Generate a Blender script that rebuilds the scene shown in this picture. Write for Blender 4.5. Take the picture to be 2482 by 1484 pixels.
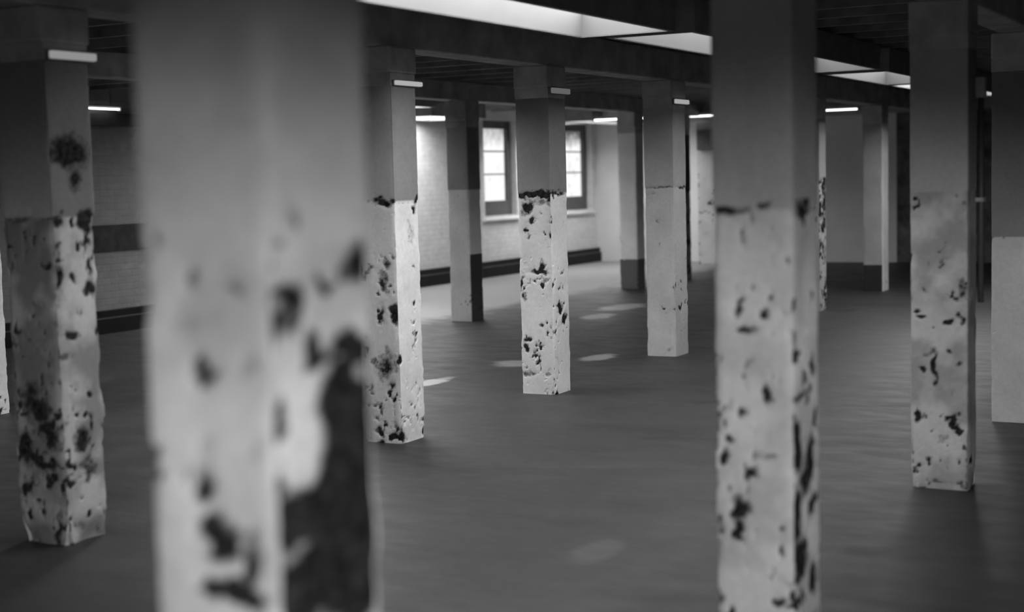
import bpy, math
import numpy as np
from mathutils import Matrix, Vector

for o in list(bpy.data.objects):
    bpy.data.objects.remove(o, do_unlink=True)
sc = bpy.context.scene
COL = sc.collection

# ------------------------------------------------------------------ camera
# world: x runs along the rows of pillars, y towards the window wall, z up (metres)
AX_X = Vector((0.47166399, -0.08836193, 0.87733987))   # world x, y, z seen as (right, down, forward)
AX_Y = Vector((-0.88140022, -0.01810904, 0.472023))
AX_Z = Vector((-0.02582108, -0.99592381, -0.08642361))
right = Vector((AX_X[0], AX_Y[0], AX_Z[0])).normalized()
down = Vector((AX_X[1], AX_Y[1], AX_Z[1])).normalized()
fwd = right.cross(down).normalized()
down = fwd.cross(right).normalized()
cam = bpy.data.cameras.new('camera')
camo = bpy.data.objects.new('camera', cam)
COL.objects.link(camo)
m = Matrix.Identity(4)
for i in range(3):
    m[i][0] = right[i]; m[i][1] = -down[i]; m[i][2] = -fwd[i]
m[0][3], m[1][3], m[2][3] = 0.0, 0.0, 1.6
camo.matrix_world = m
cam.sensor_width = 36.0
cam.sensor_fit = 'HORIZONTAL'
cam.lens = 3600.0 / 2482.0 * 36.0
cam.clip_start = 0.05
cam.dof.use_dof = True
cam.dof.focus_distance = 10.5
cam.dof.aperture_fstop = 1.35
sc.camera = camo

# ------------------------------------------------------------------ world, exposure
SKY = 42.0
w = bpy.data.worlds.new('overcast sky'); sc.world = w
w.use_nodes = True
wt = w.node_tree
_tc = wt.nodes.new('ShaderNodeTexCoord'); _sx = wt.nodes.new('ShaderNodeSeparateXYZ'); _rp = wt.nodes.new('ShaderNodeValToRGB')
wt.links.new(_tc.outputs['Generated'], _sx.inputs[0]); wt.links.new(_sx.outputs[2], _rp.inputs[0])
_rp.color_ramp.elements[0].position = 0.0; _rp.color_ramp.elements[0].color = (0.03, 0.03, 0.03, 1)      # ground outside
_rp.color_ramp.elements[1].position = 0.03; _rp.color_ramp.elements[1].color = (1, 1, 1, 1)             # white overcast sky
wt.links.new(_rp.outputs[0], wt.nodes['Background'].inputs[0])
wt.nodes['Background'].inputs[1].default_value = SKY
def portal(loc, rot, sx, sy):
    l = bpy.data.lights.new('window_daylight', 'AREA'); l.shape = 'RECTANGLE'; l.size = sx; l.size_y = sy
    l.cycles.is_portal = True
    o = bpy.data.objects.new('window_daylight', l); COL.objects.link(o); o.location = loc; o.rotation_euler = rot
sc.view_settings.view_transform = 'Standard'
sc.view_settings.look = 'None'
sc.view_settings.exposure = 0.0
sc.view_settings.gamma = 1.0
sc.view_settings.use_curve_mapping = False
sc.cycles.max_bounces = 6
sc.cycles.diffuse_bounces = 4

# strength of the luminous panels
L_MAIN = 16.0
L_PANE = 1.05      # frosted panes glowing with daylight

X0, X1, Y0, Y1 = -5.0, 25.15, -4.0, 11.7      # room
HC = 2.75                                     # ceiling
HL = 2.45                                     # underside of the light troughs
S = 0.275                                     # pillar side

# ------------------------------------------------------------------ helpers
def tag(o, label=None, cat=None, group=None, kind=None):
    if label: o['label'] = label
    if cat: o['category'] = cat
    if group: o['group'] = group
    if kind: o['kind'] = kind
    return o

def link(name, me, mat=None, parent=None, loc=(0, 0, 0)):
    o = bpy.data.objects.new(name, me)
    COL.objects.link(o)
    o.location = loc
    if mat: me.materials.append(mat)
    if parent: o.parent = parent
    return o

def empty(name, loc):
    o = bpy.data.objects.new(name, None)
    o.empty_display_size = 0.1
    COL.objects.link(o); o.location = loc
    return o

class MB:
    def __init__(s): s.v = []; s.f = []
    def box(s, a, b):
        x0, y0, z0 = a; x1, y1, z1 = b; n = len(s.v)
        s.v += [(x0,y0,z0),(x1,y0,z0),(x1,y1,z0),(x0,y1,z0),(x0,y0,z1),(x1,y0,z1),(x1,y1,z1),(x0,y1,z1)]
        s.f += [tuple(n+i for i in q) for q in ((0,3,2,1),(4,5,6,7),(0,1,5,4),(1,2,6,5),(2,3,7,6),(3,0,4,7))]
        return s
    def quad(s, *p):
        n = len(s.v); s.v += list(p); s.f.append(tuple(range(n, n+len(p)))); return s
    def tube(s, a, b, r, n=12):
        a = Vector(a); b = Vector(b); d = (b-a).normalized()
        p = d.orthogonal().normalized(); q = d.cross(p); k = len(s.v)
        for c in (a, b):
            for i in range(n):
                t = 2*math.pi*i/n
                s.v.append(tuple(c + p*r*math.cos(t) + q*r*math.sin(t)))
        for i in range(n):
            j = (i+1) % n
            s.f.append((k+i, k+j, k+n+j, k+n+i))
        s.f.append(tuple(k+i for i in reversed(range(n)))); s.f.append(tuple(k+n+i for i in range(n)))
        return s
    def build(s, name, mat, parent=None, loc=(0,0,0), bevel=0, smooth=False):
        me = bpy.data.meshes.new(name); me.from_pydata(s.v, [], s.f); me.update()
        o = link(name, me, mat, parent, loc)
        if bevel:
            md = o.modifiers.new('bevel', 'BEVEL'); md.width = bevel; md.segments = 2; md.limit_method = 'ANGLE'
        if smooth:
            for p in me.polygons: p.use_smooth = True
        return o

# ---- value noise on numpy arrays
_rs = np.random.RandomState(7)
_T = _rs.rand(64, 64, 64)
def vnoise(p):
    i = np.floor(p).astype(int); f = p - i; f = f*f*(3-2*f)
    r = 0
    for dx in (0, 1):
        for dy in (0, 1):
            for dz in (0, 1):
                wgt = (f[:,0] if dx else 1-f[:,0])*(f[:,1] if dy else 1-f[:,1])*(f[:,2] if dz else 1-f[:,2])
                r = r + wgt*_T[(i[:,0]+dx) % 64, (i[:,1]+dy) % 64, (i[:,2]+dz) % 64]
    return r
def fbm(p, o=4):
    a = 1.0; s = 0; t = 0
    for k in range(o):
        s = s + a*vnoise(p*(2.03**k)+17.3*k); t += a; a *= 0.5
    return s/t

# ---- materials
def nodes(name):
    mt = bpy.data.materials.new(name); mt.use_nodes = True
    nt = mt.node_tree
    return mt, nt, nt.nodes['Principled BSDF']
def N(nt, kind, **kw):
    n = nt.nodes.new(kind)
    for k, v in kw.items():
        if k.startswith('i_'): n.inputs[int(k[2:])].default_value = v
        else: setattr(n, k, v)
    return n
def ramp(nt, fac, stops):
    r = nt.nodes.new('ShaderNodeValToRGB')
    e = r.color_ramp.elements
    while len(e) < len(stops): e.new(0.5)
    for el, (p, c) in zip(e, stops):
        el.position = p; el.color = (c, c, c, 1)
    nt.links.new(fac, r.inputs[0]); return r.outputs[0]
def mix(nt, fac, a, b, mode='MIX'):
    n = nt.nodes.new('ShaderNodeMix'); n.data_type = 'RGBA'; n.blend_type = mode
    for sock, val in ((n.inputs[0], fac), (n.inputs[6], a), (n.inputs[7], b)):
        if hasattr(val, 'is_linked') or hasattr(val, 'links'): nt.links.new(val, sock)
        elif isinstance(val, (int, float)) and sock.type == 'RGBA': sock.default_value = (val, val, val, 1)
        else: sock.default_value = val
    return n.outputs[2]
def mathn(nt, op, a, b=0.0, clamp=False):
    n = nt.nodes.new('ShaderNodeMath'); n.operation = op; n.use_clamp = clamp
    for sock, val in ((n.inputs[0], a), (n.inputs[1], b)):
        if hasattr(val, 'links'): nt.links.new(val, sock)
        else: sock.default_value = val
    return n.outputs[0]
def noise(nt, scale, detail=4, rough=0.55, vec=None):
    n = N(nt, 'ShaderNodeTexNoise'); n.inputs['Scale'].default_value = scale
    n.inputs['Detail'].default_value = detail; n.inputs['Roughness'].default_value = rough
    if vec is None:
        tc = N(nt, 'ShaderNodeNewGeometry'); vec = tc.outputs['Position']
    nt.links.new(vec, n.inputs['Vector'])
    return n.outputs[0]
def bump(nt, bs, h, strength, dist):
    b = N(nt, 'ShaderNodeBump'); b.inputs['Strength'].default_value = strength; b.inputs['Distance'].default_value = dist
    nt.links.new(h, b.inputs['Height']); nt.links.new(b.outputs[0], bs.inputs['Normal'])
def plain(name, c, rough=0.7, var=0.25, scale=6, bm=0.2, spec=0.3):
    mt, nt, bs = nodes(name)
    n = noise(nt, scale, 5)
    col = ramp(nt, n, [(0.3, c*(1-var)), (0.7, c*(1+var))])
    nt.links.new(col, bs.inputs['Base Color'])
    bs.inputs['Roughness'].default_value = rough
    bs.inputs['Specular IOR Level'].default_value = spec
    if bm: bump(nt, bs, noise(nt, scale*6, 3), bm, 0.004)
    return mt
def emit(name, s, var=0.0):
    mt = bpy.data.materials.new(name); mt.use_nodes = True; nt = mt.node_tree
    for n in list(nt.nodes): nt.nodes.remove(n)
    out = N(nt, 'ShaderNodeOutputMaterial'); e = N(nt, 'ShaderNodeEmission')
    e.inputs[0].default_value = (1, 1, 1, 1); e.inputs[1].default_value = s
    nt.links.new(e.outputs[0], out.inputs[0])
    return mt

# pillar paint: 'tone' is the paint's grey with some shading of faces and tops mixed in, 'peel' says where it has flaked off
def paint_mat():
    mt, nt, bs = nodes('flaking_pillar_paint')
    at = N(nt, 'ShaderNodeAttribute'); at.attribute_name = 'tone'
    ap = N(nt, 'ShaderNodeAttribute'); ap.attribute_name = 'peel'
    n1 = noise(nt, 38, 6, 0.65); n2 = noise(nt, 3.5, 4); n3 = noise(nt, 120, 3)
    p = mathn(nt, 'ADD', ap.outputs['Fac'], mathn(nt, 'MULTIPLY', mathn(nt, 'SUBTRACT', n1, 0.5), 0.75))
    mk = ramp(nt, p, [(0.34, 0), (0.74, 1)])
    grime = ramp(nt, n2, [(0.3, 0.84), (0.62, 1.0)])
    fine = ramp(nt, n1, [(0.25, 0.86), (0.6, 1.0)])
    c = mix(nt, 1.0, at.outputs['Color'], grime, 'MULTIPLY')
    c = mix(nt, 1.0, c, fine, 'MULTIPLY')
    under = ramp(nt, n1, [(0.35, 0.006), (0.7, 0.04)])
    c = mix(nt, mk, c, under)
    nt.links.new(c, bs.inputs['Base Color'])
    bs.inputs['Roughness'].default_value = 0.75
    nt.links.new(mathn(nt, 'MULTIPLY', mathn(nt, 'SUBTRACT', 1.0, mk), 0.25), bs.inputs['Specular IOR Level'])
    h = mathn(nt, 'ADD', mathn(nt, 'MULTIPLY', mk, -1.0), mathn(nt, 'MULTIPLY', n3, 0.25))
    bump(nt, bs, h, 0.6, 0.006)
    return mt
M_PAINT = paint_mat()

def floor_mat():
    mt, nt, bs = nodes('worn_concrete_floor')
    g = N(nt, 'ShaderNodeNewGeometry')
    mp = N(nt, 'ShaderNodeMapping'); mp.inputs['Scale'].default_value = (1.0, 0.45, 1); nt.links.new(g.outputs[0], mp.inputs[0])
    a = noise(nt, 0.9, 5, 0.6, mp.outputs[0]); b = noise(nt, 5, 6, 0.65, mp.outputs[0]); c = noise(nt, 60, 3)
    col = ramp(nt, a, [(0.3, FLOOR*0.72), (0.7, FLOOR*1.3)])
    col = mix(nt, 1.0, col, ramp(nt, b, [(0.3, 0.8), (0.7, 1.15)]), 'MULTIPLY')
    col = mix(nt, 1.0, col, ramp(nt, c, [(0.3, 0.85), (0.7, 1.1)]), 'MULTIPLY')
    # paler floor tone along the window wall
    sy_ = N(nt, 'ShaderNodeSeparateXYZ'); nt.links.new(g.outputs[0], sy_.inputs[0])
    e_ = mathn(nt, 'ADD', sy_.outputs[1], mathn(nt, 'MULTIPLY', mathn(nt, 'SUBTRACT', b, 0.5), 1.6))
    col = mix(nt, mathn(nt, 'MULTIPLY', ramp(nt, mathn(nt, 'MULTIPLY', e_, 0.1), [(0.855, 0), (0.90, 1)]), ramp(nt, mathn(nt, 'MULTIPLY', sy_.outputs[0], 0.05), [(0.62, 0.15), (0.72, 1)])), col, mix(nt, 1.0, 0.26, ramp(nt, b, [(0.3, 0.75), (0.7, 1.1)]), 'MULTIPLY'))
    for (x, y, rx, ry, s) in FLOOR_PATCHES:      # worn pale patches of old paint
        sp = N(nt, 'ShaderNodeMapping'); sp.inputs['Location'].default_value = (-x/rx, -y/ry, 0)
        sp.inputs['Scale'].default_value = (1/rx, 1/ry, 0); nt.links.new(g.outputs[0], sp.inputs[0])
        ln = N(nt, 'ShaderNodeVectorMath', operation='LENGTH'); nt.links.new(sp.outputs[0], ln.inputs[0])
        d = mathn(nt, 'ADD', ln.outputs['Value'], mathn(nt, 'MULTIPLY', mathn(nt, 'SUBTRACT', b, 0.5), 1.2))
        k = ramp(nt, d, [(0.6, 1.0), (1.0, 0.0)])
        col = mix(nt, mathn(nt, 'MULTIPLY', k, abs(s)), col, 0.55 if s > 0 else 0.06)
    nt.links.new(col, bs.inputs['Base Color'])
    nt.links.new(ramp(nt, b, [(0.3, 0.42), (0.7, 0.62)]), bs.inputs['Roughness'])
    bs.inputs['Specular IOR Level'].default_value = 0.3
    bump(nt, bs, mathn(nt, 'ADD', b, mathn(nt, 'MULTIPLY', c, 0.3)), 0.25, 0.01)
    return mt
FLOOR = 0.031
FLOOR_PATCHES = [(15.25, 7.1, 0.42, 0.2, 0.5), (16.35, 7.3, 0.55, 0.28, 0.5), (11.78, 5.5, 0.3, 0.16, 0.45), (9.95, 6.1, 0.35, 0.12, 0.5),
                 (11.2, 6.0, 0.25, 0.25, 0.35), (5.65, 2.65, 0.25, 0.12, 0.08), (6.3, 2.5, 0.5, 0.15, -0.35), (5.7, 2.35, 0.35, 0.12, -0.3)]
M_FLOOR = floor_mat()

def brick_mat(name, c, mortar, bm=0.6, dark=None):
    mt, nt, bs = nodes(name)
    g = N(nt, 'ShaderNodeNewGeometry'); sx = N(nt, 'ShaderNodeSeparateXYZ'); nt.links.new(g.outputs[0], sx.inputs[0])
    cb = N(nt, 'ShaderNodeCombineXYZ')
    nt.links.new(mathn(nt, 'ADD', sx.outputs[0], sx.outputs[1]), cb.inputs[0]); nt.links.new(sx.outputs[2], cb.inputs[1])
    br = N(nt, 'ShaderNodeTexBrick'); nt.links.new(cb.outputs[0], br.inputs[0])
    br.inputs['Color1'].default_value = (c, c, c, 1); br.inputs['Color2'].default_value = (c*0.93, c*0.93, c*0.93, 1)
    br.inputs['Mortar'].default_value = (mortar, mortar, mortar, 1); br.inputs['Scale'].default_value = 1.0
    br.inputs['Mortar Size'].default_value = 0.006; br.inputs['Mortar Smooth'].default_value = 0.6
    br.inputs['Brick Width'].default_value = 0.225; br.inputs['Row Height'].default_value = 0.075
    n = noise(nt, 9, 5, 0.6)
    col = mix(nt, 1.0, br.outputs[0], ramp(nt, n, [(0.3, 0.86), (0.65, 1.02)]), 'MULTIPLY')
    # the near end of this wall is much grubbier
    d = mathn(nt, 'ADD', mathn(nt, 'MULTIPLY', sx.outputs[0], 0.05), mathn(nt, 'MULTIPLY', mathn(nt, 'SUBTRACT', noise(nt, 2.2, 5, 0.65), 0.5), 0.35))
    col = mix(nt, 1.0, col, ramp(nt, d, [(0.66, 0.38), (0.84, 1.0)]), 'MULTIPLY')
    nt.links.new(col, bs.inputs['Base Color'])
    bs.inputs['Roughness'].default_value = 0.6
    h = mathn(nt, 'ADD', mathn(nt, 'MULTIPLY', br.outputs['Fac'], -1.0), mathn(nt, 'MULTIPLY', n, 0.8))
    bump(nt, bs, h, bm, 0.008)
    return mt
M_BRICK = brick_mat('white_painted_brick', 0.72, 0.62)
M_WALL = plain('painted_plaster_wall', 0.62, 0.65, 0.06, 2.0, 0.25)
M_DARKWALL = plain('dark_dirty_wall', 0.10, 0.8, 0.6, 5.0, 0.4)
M_CEIL = plain('sooty_boards', 0.34, 0.8, 0.25, 4.0, 0.3)
M_BEAM = plain('dark_timber_beam', 0.45, 0.7, 0.3, 5.0, 0.4)
M_JOIST = plain('dark_timber_joist', 0.24, 0.7, 0.3, 5.0, 0.4)
M_PAD = plain('pale_bearing_plate', 0.85, 0.5, 0.05, 8.0, 0.1)
M_SKIRT = plain('black_skirting_paint', 0.016, 0.6, 0.15, 4.0, 0.1, 0.12)
M_LEDGE = plain('worn_skirting_ledge', 0.10, 0.5, 0.2, 4.0, 0.1, 0.3)
M_FRAME = plain('dark_window_paint', 0.10, 0.5, 0.15, 6.0, 0.1)
M_SILL = plain('white_sill_paint', 0.8, 0.5, 0.05, 6.0, 0.1)
M_CASE = plain('dark_trough_casing', 0.25, 0.7, 0.2, 6.0, 0.1)
M_INNER = plain('trough_inner_lining', 0.07, 0.7, 0.06, 3.0, 0.1)
M_METAL = plain('pale_galvanised_metal', 0.35, 0.45, 0.2, 20.0, 0.1)
BLOTS = {
    'B': [('L', 0.165, 1.438, 0.022, 0.02, 0.7), ('L', 0.112, 1.466, 0.038, 0.008, 0.4), ('L', 0.088, 1.442, 0.033, 0.017, 0.65), ('L', 0.187, 1.37, 0.039, 0.038, 0.4), ('L', 0.139, 1.378, 0.026, 0.027, 0.4), ('L', 0.152, 1.292, 0.024, 0.021, 0.8), ('L', 0.067, 1.292, 0.029, 0.034, 0.45), ('L', 0.15, 1.103, 0.019, 0.024, 0.8), ('L', 0.192, 1.128, 0.018, 0.014, 0.4), ('L', 0.155, 1.158, 0.013, 0.021, 0.4), ('L', 0.128, 1.015, 0.028, 0.038, 1.1), ('L', 0.065, 0.993, 0.017, 0.041, 1.1), ('L', 0.108, 0.92, 0.064, 0.017, 1.1), ('L', 0.052, 1.165, 0.033, 0.02, 0.4), ('R', 0.023, 1.485, 0.022, 0.02, 0.7), ('R', 0.04, 1.414, 0.042, 0.024, 1.2), ('R', 0.026, 1.372, 0.022, 0.03, 0.9), ('R', 0.078, 1.549, 0.025, 0.02, 0.45), ('R', 0.155, 1.428, 0.024, 0.017, 0.8), ('R', 0.239, 1.451, 0.032, 0.036, 0.8), ('R', 0.113, 1.318, 0.029, 0.022, 1.3), ('R', 0.254, 1.32, 0.049, 0.019, 1.1), ('R', 0.283, 1.273, 0.021, 0.058, 0.9), ('R', 0.023, 1.238, 0.02, 0.033, 1), ('R', 0.009, 1.194, 0.027, 0.019, 1), ('R', -0.017, 1.118, 0.032, 0.025, 1.3), ('R', 0.24, 1.198, 0.058, 0.065, 1.3), ('R', 0.148, 1.213, 0.042, 0.035, 0.7), ('R', 0.24, 1.104, 0.065, 0.065, 1.4), ('R', 0.114, 1.05, 0.097, 0.038, 1.5), ('R', 0.222, 1.005, 0.078, 0.043, 1.2), ('R', 0.13, 0.933, 0.118, 0.053, 1.4), ('R', 0.228, 0.908, 0.065, 0.065, 1.3), ('R', 0.019, 1.009, 0.028, 0.027, 0.6), ('R', 0.058, 0.916, 0.093, 0.027, 1.2), ('R', 0.213, 1.274, 0.038, 0.028, 0.8)],
    'A': [('R', 0.121, 1.756, 0.107, 0.069, 1.0), ('R', 0.143, 1.641, 0.041, 0.048, 0.9), ('L', 0.18, 1.473, 0.055, 0.022, 0.8), ('R', 0.035, 1.451, 0.03, 0.029, 0.8), ('R', 0.202, 1.454, 0.052, 0.045, 1.1), ('R', 0.191, 1.374, 0.021, 0.048, 0.8), ('R', 0.046, 1.332, 0.02, 0.022, 0.7), ('R', 0.036, 1.296, 0.022, 0.016, 0.9), ('R', 0.035, 1.205, 0.02, 0.058, 0.9), ('R', 0.214, 1.15, 0.036, 0.032, 1), ('R', 0.215, 1.239, 0.018, 0.056, 0.8), ('R', 0.107, 1.199, 0.018, 0.026, 0.8), ('R', 0.069, 0.943, 0.05, 0.022, 0.9), ('R', 0.025, 0.847, 0.025, 0.022, 0.7), ('R', 0.16, 0.67, 0.021, 0.019, 0.9), ('R', 0.112, 0.475, 0.056, 0.048, 0.9), ('R', 0.148, 0.321, 0.041, 0.045, 0.9), ('R', -0.009, 0.546, 0.04, 0.04, 0.9), ('R', 0.097, 0.065, 0.036, 0.03, 0.6), ('L', 0.07, 1.261, 0.025, 0.015, 0.8), ('L', 0.159, 1.076, 0.03, 0.015, 0.6), ('L', 0.143, 0.602, 0.076, 0.056, 0.9), ('L', 0.244, 0.445, 0.064, 0.076, 0.9), ('L', 0.088, 0.493, 0.055, 0.056, 0.9), ('L', 0.187, 0.693, 0.051, 0.056, 0.7), ('L', 0.245, 0.256, 0.036, 0.038, 0.9), ('L', 0.123, 0.359, 0.063, 0.023, 0.9), ('L', 0.068, 0.062, 0.02, 0.095, 0.8), ('R', -0.025, 0.036, 0.015, 0.048, 1.3)],
    'C': [('L', 0.064, 1.47, 0.07, 0.022, 1.1), ('L', 0.098, 0.985, 0.036, 0.055, 0.8), ('L', 0.025, 0.811, 0.035, 0.05, 1), ('L', 0.121, 0.784, 0.024, 0.055, 0.8), ('L', 0.095, 0.47, 0.077, 0.126, 0.6), ('L', 0.079, 1.098, 0.03, 0.045, 0.5), ('L', 0.033, 1.148, 0.029, 0.025, 0.5), ('R', 0.269, 1.482, 0.043, 0.023, 1), ('R', 0.221, 1.413, 0.024, 0.035, 0.9), ('R', 0.17, 1.276, 0.043, 0.07, 0.6), ('R', 0.2, 1.06, 0.029, 0.018, 0.6), ('R', -0.002, 0.039, 0.037, 0.05, 1), ('L', 0.038, 0.092, 0.024, 0.036, 0.8)],
    'D': [('L', 0.117, 1.468, 0.148, 0.024, 1.2), ('L', 0.197, 1.37, 0.048, 0.048, 0.9), ('L', 0.102, 1.399, 0.054, 0.036, 0.6), ('L', 0.017, 1.428, 0.033, 0.036, 0.7), ('R', 0.103, 1.47, 0.123, 0.015, 0.8), ('L', 0.112, 0.902, 0.061, 0.021, 1.1), ('L', 0.091, 0.933, 0.02, 0.048, 1.1), ('L', 0.059, 0.848, 0.02, 0.021, 0.8), ('L', 0.237, 0.348, 0.028, 0.034, 1.1), ('L', 0.202, 1.205, 0.02, 0.018, 1), ('L', 0.149, 1.271, 0.024, 0.021, 0.9), ('L', 0.183, 1.168, 0.024, 0.018, 0.7), ('L', 0.254, 0.825, 0.017, 0.049, 1), ('L', 0.24, 0.718, 0.021, 0.043, 0.8), ('L', 0.01, 1.173, 0.013, 0.027, 0.9), ('L', 0.096, 0.499, 0.017, 0.012, 1), ('R', 0.114, 0.636, 0.034, 0.036, 0.9), ('R', 0.185, 0.547, 0.035, 0.034, 0.9), ('L', 0.222, 0.137, 0.045, 0.028, 0.7), ('L', 0.05, 0.159, 0.027, 0.024, 0.5), ('L', 0.221, 0.401, 0.031, 0.012, 0.8), ('R', 0.06, 0.26, 0.027, 0.043, 0.5)],
    'E': [('L', 0.126, 1.476, 0.138, 0.011, 0.6), ('L', 0.204, 1.424, 0.023, 0.018, 0.7), ('R', 0.214, 1.47, 0.118, 0.014, 0.7), ('L', 0.162, 1.19, 0.039, 0.014, 0.5), ('L', 0.074, 0.052, 0.054, 0.022, 0.4)],
    'G': [('L', 0.209, 1.471, 0.056, 0.011, 0.9), ('L', 0.171, 1.4, 0.01, 0.037, 0.55), ('L', 0.188, 1.158, 0.017, 0.018, 0.8), ('L', 0.102, 1.144, 0.011, 0.019, 0.9), ('L', 0.163, 1.09, 0.034, 0.011, 0.85), ('L', 0.159, 0.975, 0.02, 0.016, 0.5), ('L', 0.096, 0.869, 0.015, 0.03, 0.9), ('L', 0.175, 0.811, 0.011, 0.015, 0.7), ('L', 0.252, 0.768, 0.009, 0.012, 0.9), ('L', 0.245, 0.653, 0.013, 0.025, 1.1), ('L', 0.197, 0.479, 0.026, 0.042, 1), ('L', 0.189, 0.41, 0.014, 0.028, 0.9), ('L', 0.164, 0.564, 0.011, 0.019, 0.6), ('L', 0.102, 0.662, 0.036, 0.016, 0.55), ('L', 0.065, 0.936, 0.011, 0.011, 0.6), ('L', 0.227, 0.553, 0.012, 0.019, 0.6), ('L', 0.056, 0.436, 0.014, 0.011, 0.7), ('R', 0.118, 1.461, 0.101, 0.011, 0.9), ('R', -0.001, 1.165, 0.035, 0.026, 0.9), ('R', 0.016, 1.009, 0.044, 0.019, 1), ('R', 0.2, 0.95, 0.038, 0.025, 1.1), ('R', 0.078, 0.86, 0.091, 0.014, 0.7), ('R', 0.228, 0.769, 0.033, 0.022, 1.1), ('R', 0.033, 0.707, 0.036, 0.068, 1.2), ('R', 0.168, 0.642, 0.047, 0.062, 1.1), ('R', 0.106, 0.584, 0.046, 0.055, 1.1), ('R', 0.026, 0.476, 0.045, 0.061, 1.3), ('R', 0.181, 0.471, 0.038, 0.042, 0.8), ('R', 0.062, 0.317, 0.073, 0.082, 1), ('R', 0.184, 0.23, 0.047, 0.056, 0.9), ('R', 0.017, 1.059, 0.035, 0.027, 0.6)],
    'H': [('L', 0.246, 0.886, 0.016, 0.012, 1), ('L', 0.223, 0.86, 0.016, 0.008, 0.9), ('L', 0.095, 0.828, 0.016, 0.018, 1.1), ('L', 0.23, 0.598, 0.028, 0.019, 1), ('L', 0.161, 0.611, 0.012, 0.074, 0.9), ('L', 0.194, 0.682, 0.032, 0.025, 0.7), ('L', 0.249, 0.359, 0.016, 0.033, 1.3), ('L', 0.216, 0.367, 0.01, 0.012, 1), ('L', 0.08, 0.335, 0.014, 0.021, 1.2), ('L', 0.054, 0.384, 0.012, 0.014, 0.9), ('L', 0.097, 0.681, 0.012, 0.012, 1), ('L', 0.05, 0.631, 0.014, 0.012, 0.9), ('L', 0.036, 1.001, 0.02, 0.04, 0.7), ('L', 0.02, 0.856, 0.012, 0.018, 1), ('L', 0.213, 0.995, 0.01, 0.014, 0.8), ('L', 0.177, 0.816, 0.01, 0.018, 0.6), ('L', 0.12, 0.263, 0.028, 0.025, 0.5), ('L', 0.15, 0.032, 0.04, 0.01, 0.6), ('L', 0.01, 0.043, 0.016, 0.041, 0.8)],
}
# ------------------------------------------------------------------ the room shell
def opening_grid(xr, yr, z0, z1):
    return MB().box((xr[0], yr[0], z0), (xr[1], yr[1], z1))
def wall_grid(name, mat, boxes):
    b = MB()
    for a, c in boxes: b.box(a, c)
    return tag(b.build(name, mat), kind='structure')

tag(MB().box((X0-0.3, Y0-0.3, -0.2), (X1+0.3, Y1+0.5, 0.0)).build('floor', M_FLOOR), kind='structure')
ceil = tag(opening_grid((X0-0.3, X1+0.3), (Y0-0.3, Y1+0.5), HC, HC+0.2).build('ceiling', M_CEIL), kind='structure')

# window wall (long left wall) with its window openings and the added ones
WIN = [(20.92, 22.02), (23.85, 24.98), (14.2, 15.3), (16.3, 17.4), (8.6, 9.7), (5.4, 6.5), (2.2, 3.3), (-1.0, 0.1)]  # beyond the first two, unseen windows added to light the back rows
WZ0, WZ1, WT = 0.98, 2.53, 0.30
def window_wall():
    xs = sorted(WIN); b = []; x = X0-0.3
    for a, c in xs:
        b.append(((x, Y1, 0), (a, Y1+WT, HC)))
        b.append(((a, Y1, 0), (c, Y1+WT, WZ0))); b.append(((a, Y1, WZ1), (c, Y1+WT, HC)))
        x = c
    b.append(((x, Y1, 0), (X1+0.3, Y1+WT, HC)))
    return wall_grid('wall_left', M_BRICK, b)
window_wall()

def glass_mat(name, top):
    mt = bpy.data.materials.new(name); mt.use_nodes = True; nt = mt.node_tree
    for n in list(nt.nodes): nt.nodes.remove(n)
    out = N(nt, 'ShaderNodeOutputMaterial')
    em = N(nt, 'ShaderNodeEmission'); gl = N(nt, 'ShaderNodeBsdfGlossy'); mx = N(nt, 'ShaderNodeMixShader')
    gl.inputs['Roughness'].default_value = 0.2
    g = N(nt, 'ShaderNodeNewGeometry'); sx = N(nt, 'ShaderNodeSeparateXYZ'); nt.links.new(g.outputs[0], sx.inputs[0])
    n1 = noise(nt, 6, 5, 0.6)
    # grime lies thickest on the upper pane
    hh = mathn(nt, 'ADD', mathn(nt, 'MULTIPLY', mathn(nt, 'SUBTRACT', sx.outputs[2], 2.05), 3.0*top, True), mathn(nt, 'MULTIPLY', mathn(nt, 'SUBTRACT', n1, 0.5), 1.5*top))
    c = ramp(nt, hh, [(0.05, 1.0), (0.9, 0.12)])
    nt.links.new(c, em.inputs[0]); em.inputs[1].default_value = L_PANE
    mx.inputs[0].default_value = 0.05
    nt.links.new(em.outputs[0], mx.inputs[1]); nt.links.new(gl.outputs[0], mx.inputs[2]); nt.links.new(mx.outputs[0], out.inputs[0])
    return mt
M_GLASS = [glass_mat('frosted_glass', 0.55), glass_mat('dirty_frosted_glass', 1.0)]

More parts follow.
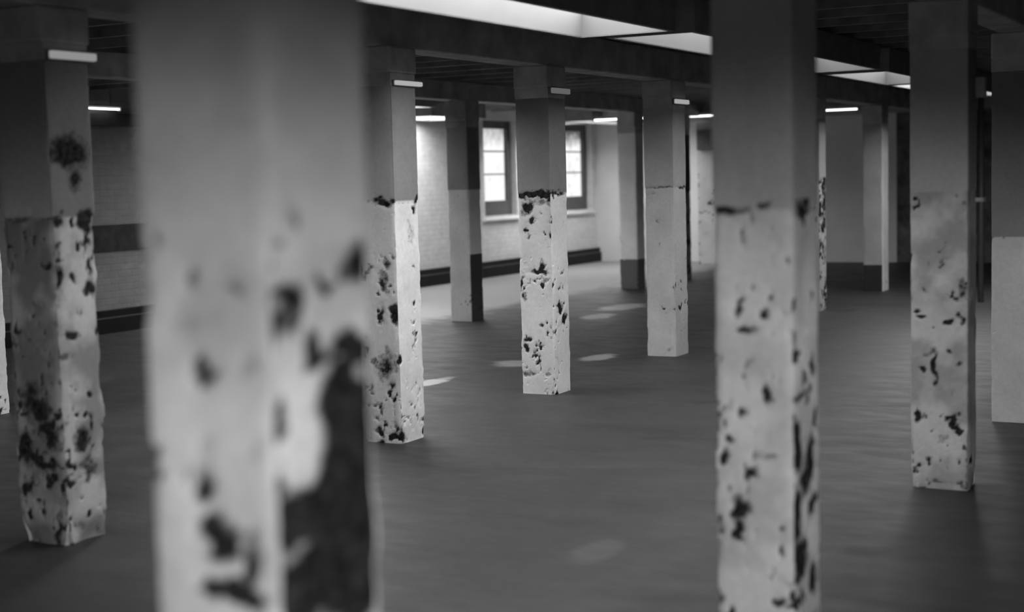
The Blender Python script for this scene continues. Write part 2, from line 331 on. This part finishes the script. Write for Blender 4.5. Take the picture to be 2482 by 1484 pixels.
def window(i, a, c):
    yg = Y1+0.14
    root = tag(empty('window_%d' % i, ((a+c)/2, yg, WZ0)), kind='structure')  # window_3 onwards are the added unseen windows
    L = lambda x: x-(a+c)/2
    f = MB()
    st, tr_, br_ = 0.12, 0.13, 0.24
    f.box((L(a), -0.04, 0), (L(a)+st, 0.04, WZ1-WZ0)); f.box((L(c)-st, -0.04, 0), (L(c), 0.04, WZ1-WZ0))
    f.box((L(a)+st, -0.04, 0), (L(c)-st, 0.04, br_)); f.box((L(a)+st, -0.04, WZ1-WZ0-tr_), (L(c)-st, 0.04, WZ1-WZ0))
    f.build('window_frame', M_FRAME, root, bevel=0.008)
    for z in (1.655, 2.03):
        MB().box((L(a)+st, -0.015, z-WZ0-0.011), (L(c)-st, 0.02, z-WZ0+0.011)).build('glazing_bar', M_FRAME, root)
    g = MB().box((L(a)+st, 0.022, br_), (L(c)-st, 0.026, WZ1-WZ0-tr_)).build('window_glass', M_GLASS[1 if i == 2 else 0], root)
    MB().box((L(a)-0.06, -0.20, -0.075), (L(c)+0.04, -0.04, -0.035)).build('window_sill', M_SILL, root, bevel=0.006)
for i, (a, c) in enumerate(WIN): window(i+1, a, c)

# skirting on the window wall: a deep black plinth with a lighter ledge line
sk = MB().box((X0, Y1-0.10, 0), (X1-0.02, Y1, 0.165)).box((X0, Y1-0.07, 0.175), (X1-0.02, Y1, 0.25)).build('baseboard_left', M_SKIRT)
tag(sk, kind='structure')
MB().box((X0, Y1-0.095, 0.165), (X1-0.02, Y1, 0.175)).build('skirting_ledge', M_LEDGE, sk)

# far wall, right wall, rear wall
wall_grid('wall_back', M_WALL, [((X1, 6.12, 0), (X1+0.3, Y1+0.5, HC))])
tag(MB().box((X1-0.03, Y0, 0), (X1+0.3, 6.12, HC)).build('wall_back_right', M_DARKWALL), kind='structure')
# the right and rear walls (behind the camera) have wide window openings that let the daylight in
def opened(axis, fixed, thick, lo, hi, ops):
    out = []; x = lo
    def bx(a, c, z0, z1): return ((a, fixed, z0), (c, fixed+thick, z1)) if axis == 'x' else ((fixed, a, z0), (fixed+thick, c, z1))
    for a, c, z0, z1 in ops:
        out.append(bx(x, a, 0, HC)); out.append(bx(a, c, 0, z0)); out.append(bx(a, c, z1, HC)); x = c
    out.append(bx(x, hi, 0, HC)); return out
R_OPS = [(-2.6, 1.2, 1.3, 2.03)]
B_OPS = [(-3.8, -1.9, 1.3, 2.03), (-1.5, 0.4, 1.3, 2.04)]
wall_grid('wall_right', M_DARKWALL, opened('x', Y0, -0.2, X0-0.2, X1+0.3, R_OPS))
wall_grid('wall_rear', M_DARKWALL, opened('y', X0, -0.2, Y0, Y1+0.3, B_OPS))
for a, c, z0, z1 in R_OPS: portal(((a+c)/2, Y0-0.1, (z0+z1)/2), (math.radians(90), 0, 0), c-a, z1-z0)
for a, c, z0, z1 in B_OPS: portal((X0-0.1, (a+c)/2, (z0+z1)/2), (math.radians(90), 0, math.radians(-90)), c-a, z1-z0)
# dark dropped bulkhead over the far end
tag(MB().box((21.75, Y0, HL+0.06), (X1, 9.98, HC)).build('trim_1', M_CEIL), kind='structure')

# ------------------------------------------------------------------ pillars
def make_pillar(key, x, y, label, sx=S, sy=S, dado=1.475, up=0.32, low=0.78, dl=0.5, dr=0.5, plinth=None, erode=0.004, foot=0.0, fine=0.011,
                upr=None, grime=0.0, lowl=None, top_shade=0.0, lowden=0.0, lowr=None):
    """dl, dr: how much paint has flaked from the end face (L) and the aisle face (R)"""
    H = 2.165
    nz = int(H/fine); n = int(S/fine)
    # perimeter, starting at the near corner and running round; t = distance along each face from a corner
    per = []
    for side in range(4):
        for k in range(n): per.append((side, k/n))
    per = np.array(per)
    side = per[:, 0].astype(int); t = per[:, 1]
    px = np.where(side == 0, t*sx, np.where(side == 1, sx, np.where(side == 2, sx-t*sx, 0)))
    py = np.where(side == 0, 0, np.where(side == 1, t*sy, np.where(side == 2, sy, sy-t*sy)))
    nx = np.array([0, 1, 0, -1])[side]; ny = np.array([-1, 0, 1, 0])[side]
    zs = np.linspace(0, H, nz+1)
    Z, PX = np.meshgrid(zs, px, indexing='ij'); _, PY = np.meshgrid(zs, py, indexing='ij')
    NX = np.broadcast_to(nx, Z.shape); NY = np.broadcast_to(ny, Z.shape); SD = np.broadcast_to(side, Z.shape)
    P = np.stack([PX.ravel(), PY.ravel(), Z.ravel()], 1)
    seed = (ord(key[0])*7.7) % 50
    W = P + np.array([seed, seed*1.7, seed*0.3])
    z = P[:, 2]; sd = SD.ravel()
    # distance to nearest vertical arris
    dxe = np.minimum(P[:, 0], sx-P[:, 0]); dye = np.minimum(P[:, 1], sy-P[:, 1])
    ed = np.maximum(dxe, dye)
    big = fbm(W*3.1, 3); med = fbm(W*11, 4); sml = fbm(W*np.array([34, 34, 26]), 3)
    lowz = (z < dado+0.03)
    dens0 = np.where(sd == 0, dr, np.where(sd == 3, dl, 0.5))
    dens = dens0 + lowden*np.clip((0.55-z)/0.3, 0, 1)
    peel = np.zeros(len(P))
    edge = np.exp(-(ed/0.018)**2)
    base = (med-0.5)*1.1 + (sml-0.5)*1.5 + (big-0.5)*0.8
    peel += np.where(lowz, np.clip((base + dens*0.5 - 0.50 + edge*0.14)*2.4, 0, 1.1), np.clip(base*1.2-0.52, 0, 0.4))
    # flaked line along the dado
    peel += 0.45*np.exp(-((z-dado+0.012)/0.018)**2)*np.clip((fbm(W*7, 3)-0.45)*6, 0, 1)*(0.4+dens)
    wx = (fbm(W*22, 3)-0.5)*0.085; wz = (fbm(W*22+9, 3)-0.5)*0.085; brk = fbm(W*17+31, 4)
    for face, s0, z0, rs, rz, st in BLOTS.get(key, []):
        if key == 'B' and face == 'R' and s0 > 0.2 and st > 1: rs *= 1.5
        if face == 'L': s_ = P[:, 1]; ok = (sd == 3)
        else: s_ = P[:, 0]; ok = (sd == 0)
        kx = min(1.0, rs/0.02); kz = min(1.0, rz/0.02)
        q = ((s_+wx*kx-s0)/max(rs, 0.008))**2 + ((z+wz*kz-z0)/max(rz, 0.008))**2
        st = st*(1.12 if key == 'B' and face == 'R' else 1.0)
        peel = np.where(ok, np.maximum(peel, st*1.1*np.exp(-q*0.62)*(0.45+1.1*brk)), peel)
    peel = np.clip(peel, 0, 1)
    jag = (fbm(W*30, 2)-0.5)*0.008
    up_t = np.where(sd == 0, upr if upr is not None else up, up)  # separate aisle-face tone carries the light difference between faces
    if top_shade:      # top darkens gradually, fall-off of light painted into the tone
        k_ = np.clip((z+(med-0.5)*0.25-dado)/top_shade, 0, 1); tone = low + (up_t-low)*k_
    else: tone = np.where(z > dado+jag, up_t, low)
    if lowl is not None: tone = np.where((sd == 3) & (z <= dado+jag), lowl, tone)  # end face painted darker to follow the weaker light on it
    if lowr is not None: tone = np.where((sd == 0) & (z <= dado+jag), lowr, tone)  # same for an aisle face turned away from the light
    tone = tone*(1-grime*np.clip((fbm(W*6, 4)-0.42)*5, 0, 1)*(z < dado))
    if plinth:
        ph, pl_, faces = plinth
        msk = (z < ph+jag) & (((sd == 0) & ('R' in faces)) | ((sd == 3) & ('L' in faces)))
        tone = np.where(msk, pl_, tone)
    # real relief: flakes sit back, arrises crumble
    dsp = -0.0045*np.clip(peel*1.6, 0, 1) - edge*(0.003+erode*np.clip((fbm(W*9, 3)-0.35)*4, 0, 2)*(z < dado))
    dsp += (big-0.5)*0.004
    if foot: dsp -= foot*np.exp(-(z/0.10)**1.3)*np.clip((fbm(W*5, 2)-0.2)*2.2, 0.2, 1.5)
    ox = np.where(dxe < 1e-6, np.sign(P[:, 0]-sx/2), 0.0); oy = np.where(dye < 1e-6, np.sign(P[:, 1]-sy/2), 0.0)
    Q = P.copy(); Q[:, 0] += ox*dsp; Q[:, 1] += oy*dsp
    Q[:, 0] -= sx/2; Q[:, 1] -= sy/2
    m_ = len(px); faces = []
    for i in range(nz):
        a = i*m_; b = a+m_
        for j in range(m_):
            k = (j+1) % m_
            faces.append((a+j, a+k, b+k, b+j))
    faces.append(tuple(reversed(range(m_)))); faces.append(tuple(nz*m_+j for j in range(m_)))
    me = bpy.data.meshes.new('shaft'); me.from_pydata(Q.tolist(), [], faces); me.update()
    for nm, arr in (('tone', tone), ('peel', peel)):
        a_ = me.attributes.new(nm, 'FLOAT', 'POINT'); a_.data.foreach_set('value', arr.astype(np.float32))
    root = tag(empty('pillar', (x+sx/2, y+sy/2, 0)), label, 'pillar', 'square pillars in rows')
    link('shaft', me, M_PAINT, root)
    MB().box((-sx/2, -sy/2+0.004, H), (sx/2, sy/2, 2.24)).build('packing', M_BEAM, root)
    MB().box((-sx/2-0.02, -sy/2-0.0, 2.24), (sx/2+0.02, sy/2+0.0, 2.46 if y > 8 else 2.40)).build('beam_pad', M_BEAM, root, bevel=0.012)
    return root

PILLARS = [
 ('B', 1.89, 1.45, 'huge blurred nearest pillar at left centre, its right lower face stained almost black', dict(sy=0.268, sx=0.29, dl=0.42, dr=0.55, up=0.24, upr=0.18, low=0.62, grime=0.2, top_shade=0.55, dado=1.5)),
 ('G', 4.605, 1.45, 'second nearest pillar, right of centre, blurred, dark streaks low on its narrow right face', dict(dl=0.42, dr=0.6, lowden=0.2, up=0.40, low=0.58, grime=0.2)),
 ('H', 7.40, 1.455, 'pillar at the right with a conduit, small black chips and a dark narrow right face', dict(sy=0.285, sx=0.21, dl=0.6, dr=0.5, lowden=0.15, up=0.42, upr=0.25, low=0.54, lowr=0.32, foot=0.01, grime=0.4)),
 ('I', 9.50, 1.46, 'clean pale pillar cut by the right edge of the photo, darker above', dict(dl=0.0, dr=0.2, dado=1.15, up=0.22, low=0.5, foot=0.006)),  # upper part set darker than the lower
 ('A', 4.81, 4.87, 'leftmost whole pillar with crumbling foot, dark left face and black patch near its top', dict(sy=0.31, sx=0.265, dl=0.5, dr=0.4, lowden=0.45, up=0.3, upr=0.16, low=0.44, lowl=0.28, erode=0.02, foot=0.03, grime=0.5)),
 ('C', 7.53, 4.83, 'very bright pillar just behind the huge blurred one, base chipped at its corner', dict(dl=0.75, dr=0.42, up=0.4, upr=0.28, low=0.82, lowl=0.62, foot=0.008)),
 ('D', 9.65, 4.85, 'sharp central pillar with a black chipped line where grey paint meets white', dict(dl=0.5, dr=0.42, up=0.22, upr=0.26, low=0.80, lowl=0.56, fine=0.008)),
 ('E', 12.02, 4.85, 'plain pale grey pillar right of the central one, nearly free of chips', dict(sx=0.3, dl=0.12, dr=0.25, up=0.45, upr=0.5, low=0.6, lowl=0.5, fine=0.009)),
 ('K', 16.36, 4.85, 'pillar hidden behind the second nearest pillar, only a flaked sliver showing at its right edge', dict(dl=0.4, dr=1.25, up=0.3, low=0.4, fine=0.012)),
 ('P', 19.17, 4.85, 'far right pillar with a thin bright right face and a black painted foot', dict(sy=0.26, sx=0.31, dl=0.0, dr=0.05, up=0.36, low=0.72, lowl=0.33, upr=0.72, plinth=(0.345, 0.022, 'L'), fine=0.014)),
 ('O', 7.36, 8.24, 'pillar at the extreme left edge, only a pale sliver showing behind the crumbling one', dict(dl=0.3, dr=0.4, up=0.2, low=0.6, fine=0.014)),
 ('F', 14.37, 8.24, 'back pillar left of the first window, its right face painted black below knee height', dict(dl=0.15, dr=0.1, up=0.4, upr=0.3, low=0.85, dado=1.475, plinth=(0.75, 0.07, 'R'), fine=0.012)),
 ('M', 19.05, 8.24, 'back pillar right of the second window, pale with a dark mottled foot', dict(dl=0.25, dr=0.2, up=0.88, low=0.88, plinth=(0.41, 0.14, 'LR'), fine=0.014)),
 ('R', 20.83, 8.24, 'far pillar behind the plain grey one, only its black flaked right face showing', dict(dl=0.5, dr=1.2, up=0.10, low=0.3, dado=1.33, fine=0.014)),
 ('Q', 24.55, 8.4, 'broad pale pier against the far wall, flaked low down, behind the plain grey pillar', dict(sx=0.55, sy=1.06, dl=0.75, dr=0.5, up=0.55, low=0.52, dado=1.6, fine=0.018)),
]
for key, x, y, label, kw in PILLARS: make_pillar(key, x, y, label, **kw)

# glowing strips added at the pillar heads, emission standing in for lit plates
def head_glow(x, y, sx, s, label, z=2.165, h=0.045):
    root = tag(empty('glow_strip', (x+sx/2+0.012, y, z)), label, 'glow strip', 'added glowing strips at the pillar heads')
    MB().box((-sx/2, -0.012, 0.0), (sx/2, 0.0, h)).build('glow_backplate', M_CASE, root)
    MB().box((-sx/2+0.004, -0.035, 0.004), (sx/2-0.004, -0.012, h-0.004)).build('glow_cover', emit('glow_cover_%g' % s, s), root, bevel=0.006)
head_glow(4.81, 4.87, 0.28, 0.27, 'dim added glowing strip at the head of the leftmost crumbling pillar', 2.165, 0.042)
head_glow(7.53, 4.83, 0.30, 0.42, 'added glowing strip at the head of the very bright pillar', 2.162, 0.035)
head_glow(9.65, 4.85, 0.29, 0.12, 'faint added glowing strip at the head of the sharp central pillar', 2.193, 0.047)
head_glow(12.02, 4.85, 0.31, 0.36, 'added glowing strip at the head of the plain pale grey pillar', 2.193, 0.045)

# ------------------------------------------------------------------ beams and joists
for i, (yy, xe) in enumerate(((1.45, 21.7), (4.85, 21.7), (8.24, 21.7))):
    tag(MB().box((X0, yy+0.03, 2.46 if yy > 8 else 2.40), (xe, yy+S-0.03, 2.655)).build('trim_%d' % (i+2), M_BEAM, bevel=0.01), kind='structure')
x = X0+0.4
while x < 21.4:
    MB().box((x, Y0, 2.66), (x+0.06, Y1, HC)).build('joist', M_JOIST, ceil)
    x += 0.6

# ------------------------------------------------------------------ luminous troughs let into the space between rows 1 and 2
def trough(x0, x1, y0, y1, strength, label, depth=0.16, wall=0.035, z=HL, lining=None, group='recessed ceiling light troughs'):
    root = tag(empty('light_trough', ((x0+x1)/2, (y0+y1)/2, z)), label, 'ceiling light', group)
    cx_, cy_ = (x0+x1)/2, (y0+y1)/2
    a, b, c, d = x0-cx_, x1-cx_, y0-cy_, y1-cy_
    top = (2.655 if x0 < 21 else HC-0.001)-z
    cs = MB()
    cs.box((a-wall, c-wall, 0), (b+wall, c, top)); cs.box((a-wall, d, 0), (b+wall, d+wall, top))
    cs.box((a-wall, c, 0), (a, d, top)); cs.box((b, c, 0), (b+wall, d, top))
    cs.box((a, c, depth+0.02), (b, d, top))
    cs.build('casing', M_CASE, root)
    li = MB(); e = 0.004
    li.box((a, c, 0.004), (b, c+e, depth)); li.box((a, d-e, 0.004), (b, d, depth))
    li.box((a, c+e, 0.004), (a+e, d-e, depth)); li.box((b-e, c+e, 0.004), (b, d-e, depth))
    li.build('lining', lining or M_INNER, root)
    MB().box((a+e, c+e, depth), (b-e, d-e, depth+0.01)).build('diffuser', emit('diffuser_%g' % strength, strength), root)
    return root
trough(0.6, 5.2, 3.42, 3.99, L_MAIN*0.05, 'ceiling light trough overhead, out of view above the photo')
trough(5.3, 8.42, 3.42, 3.99, L_MAIN, 'long brilliant white ceiling trough at the top centre of the photo')
trough(8.61, 12.95, 3.34, 3.86, L_MAIN*0.5, 'grey lit ceiling trough beyond the brilliant one, passing behind the second nearest pillar')
trough(13.35, 15.45, 3.34, 3.87, L_MAIN*0.55, 'short ceiling trough right of the second nearest pillar, third along the row')
trough(15.7, 19.0, 3.34, 3.87, L_MAIN*1.2, 'farthest ceiling trough of the row, a bright speck beside the right hand pillar')

M_INNER3 = plain('grey_trough_lining', 0.07, 0.7, 0.06, 3.0, 0.1)
M_INNER2 = plain('pale_trough_lining', 0.3, 0.7, 0.06, 3.0, 0.1)
trough(21.7, 22.7, 10.75, 11.2, 20, 'added fill light trough against the window wall, unseen behind the sharp central pillar', z=2.46)  # unseen trough added to brighten the far corner and end wall
trough(17.5, 18.95, 10.6, 11.5, 16, 'brilliant ceiling trough against the bright brick wall, left of the first window', z=2.46, lining=M_INNER2)
trough(13.6, 17.4, 10.95, 11.5, 6, 'ceiling trough along the brick wall, hidden behind the huge nearest pillar', z=2.46, lining=M_INNER2)
trough(21.5, 24.3, 10.05, 10.6, 17, 'thin bright ceiling trough running into the corner above the second window', z=2.46, lining=M_INNER3)
trough(13.8, 15.4, 9.3, 9.9, 34, 'added fill light trough nearer the window wall, unseen behind the huge nearest pillar', z=2.46)  # added out of view to light the back pillars and floor
trough(8.2, 9.8, 6.2, 6.7, 52, 'added fill light trough in the back aisle, unseen behind the huge nearest pillar')  # added out of view to lift the end faces in the back row

# ------------------------------------------------------------------ batten lamps near the walls
def batten(p, q, strength, label, z=2.47):
    """slim strip lamp on a dark tray, running p to q"""
    (xa, ya), (xb, yb) = p, q
    root = tag(empty('batten_lamp', ((xa+xb)/2, (ya+yb)/2, z)), label, 'strip light', 'slim strip lamps at the far end')
    L = math.hypot(xb-xa, yb-ya)/2; ax = abs(xb-xa) > abs(yb-ya)
    def bx(l0, l1, w0, w1, z0, z1): return ((l0, w0, z0), (l1, w1, z1)) if ax else ((w0, l0, z0), (w1, l1, z1))
    MB().box(*bx(-L, L, -0.05, 0.05, 0.02, 0.05)).build('tray', M_CASE, root)
    t = MB()
    if ax: t.tube((-L+0.03, 0, 0), (L-0.03, 0, 0), 0.009, 10)
    else: t.tube((0, -L+0.03, 0), (0, L-0.03, 0), 0.009, 10)
    t.build('tube', emit('lamp_tube_%g' % strength, strength), root, smooth=True)
    for s in (-1, 1):
        MB().box(*bx(s*L-0.03 if s > 0 else -L, s*L if s > 0 else -L+0.03, -0.025, 0.025, -0.02, 0.02)).build('end_cap', M_CASE, root)
        hz = HC - z
        r = MB()
        if ax: r.tube((s*L*0.8, 0, 0.05), (s*L*0.8, 0, hz), 0.008, 8)
        else: r.tube((0, s*L*0.8, 0.05), (0, s*L*0.8, hz), 0.008, 8)
        r.build('hanger', M_CASE, root)
    return root
batten((10.9, 11.5), (12.45, 11.5), 5, 'strip lamp high on the brick wall beside the leftmost pillar', z=2.45)
batten((21.4, 8.7), (21.4, 9.98), 6, 'strip lamp crossing above the second window', z=2.46)
batten((21.62, 7.35), (21.62, 8.8), 4, 'strip lamp just left of the second nearest pillar', z=2.46)
batten((21.62, 5.8), (21.62, 7.25), 4, 'strip lamp just right of the second nearest pillar', z=2.46)

# ------------------------------------------------------------------ fittings
t = tag(empty('conduit', (7.585, 1.455, 1.0)), 'dark conduit with small pale junction box on the right side of the chipped pillar', 'pipe')
c = MB().tube((0, -0.022, -0.08), (0, -0.022, 0.93), 0.014, 12).build('pipe', plain('dark_conduit', 0.06, 0.5), t, smooth=True)
MB().box((-0.03, -0.045, 0.93), (0.03, 0, 1.03)).build('junction_box', M_METAL, t, bevel=0.004)
MB().box((-0.03, -0.04, 0.42), (0.03, 0, 0.44)).build('bracket', M_METAL, t)

t = tag(MB().box((24.43, 8.75, 1.98), (24.548, 9.42, 2.33)).build('vent_box', plain('vent_metal', 0.10, 0.6), bevel=0.01),
        'dark square vent box high on the pier behind the plain grey pillar', 'vent')
# dark trunking and a dark board on the brick wall by the leftmost pillar
tag(MB().box((11.6, Y1-0.12, 2.27), (14.5, Y1, 2.41)).build('trunking', plain('dark_trunking', 0.04, 0.6), bevel=0.01),
    'dark trunking box fixed high on the brick wall right of the leftmost pillar', 'trunking')
tag(MB().box((11.6, Y1-0.03, 0.90), (14.5, Y1, 1.19)).build('wall_board', plain('dark_board', 0.03, 0.7, 0.5, 8), bevel=0.004),
    'dark horizontal board on the brick wall right of the leftmost pillar', 'board')
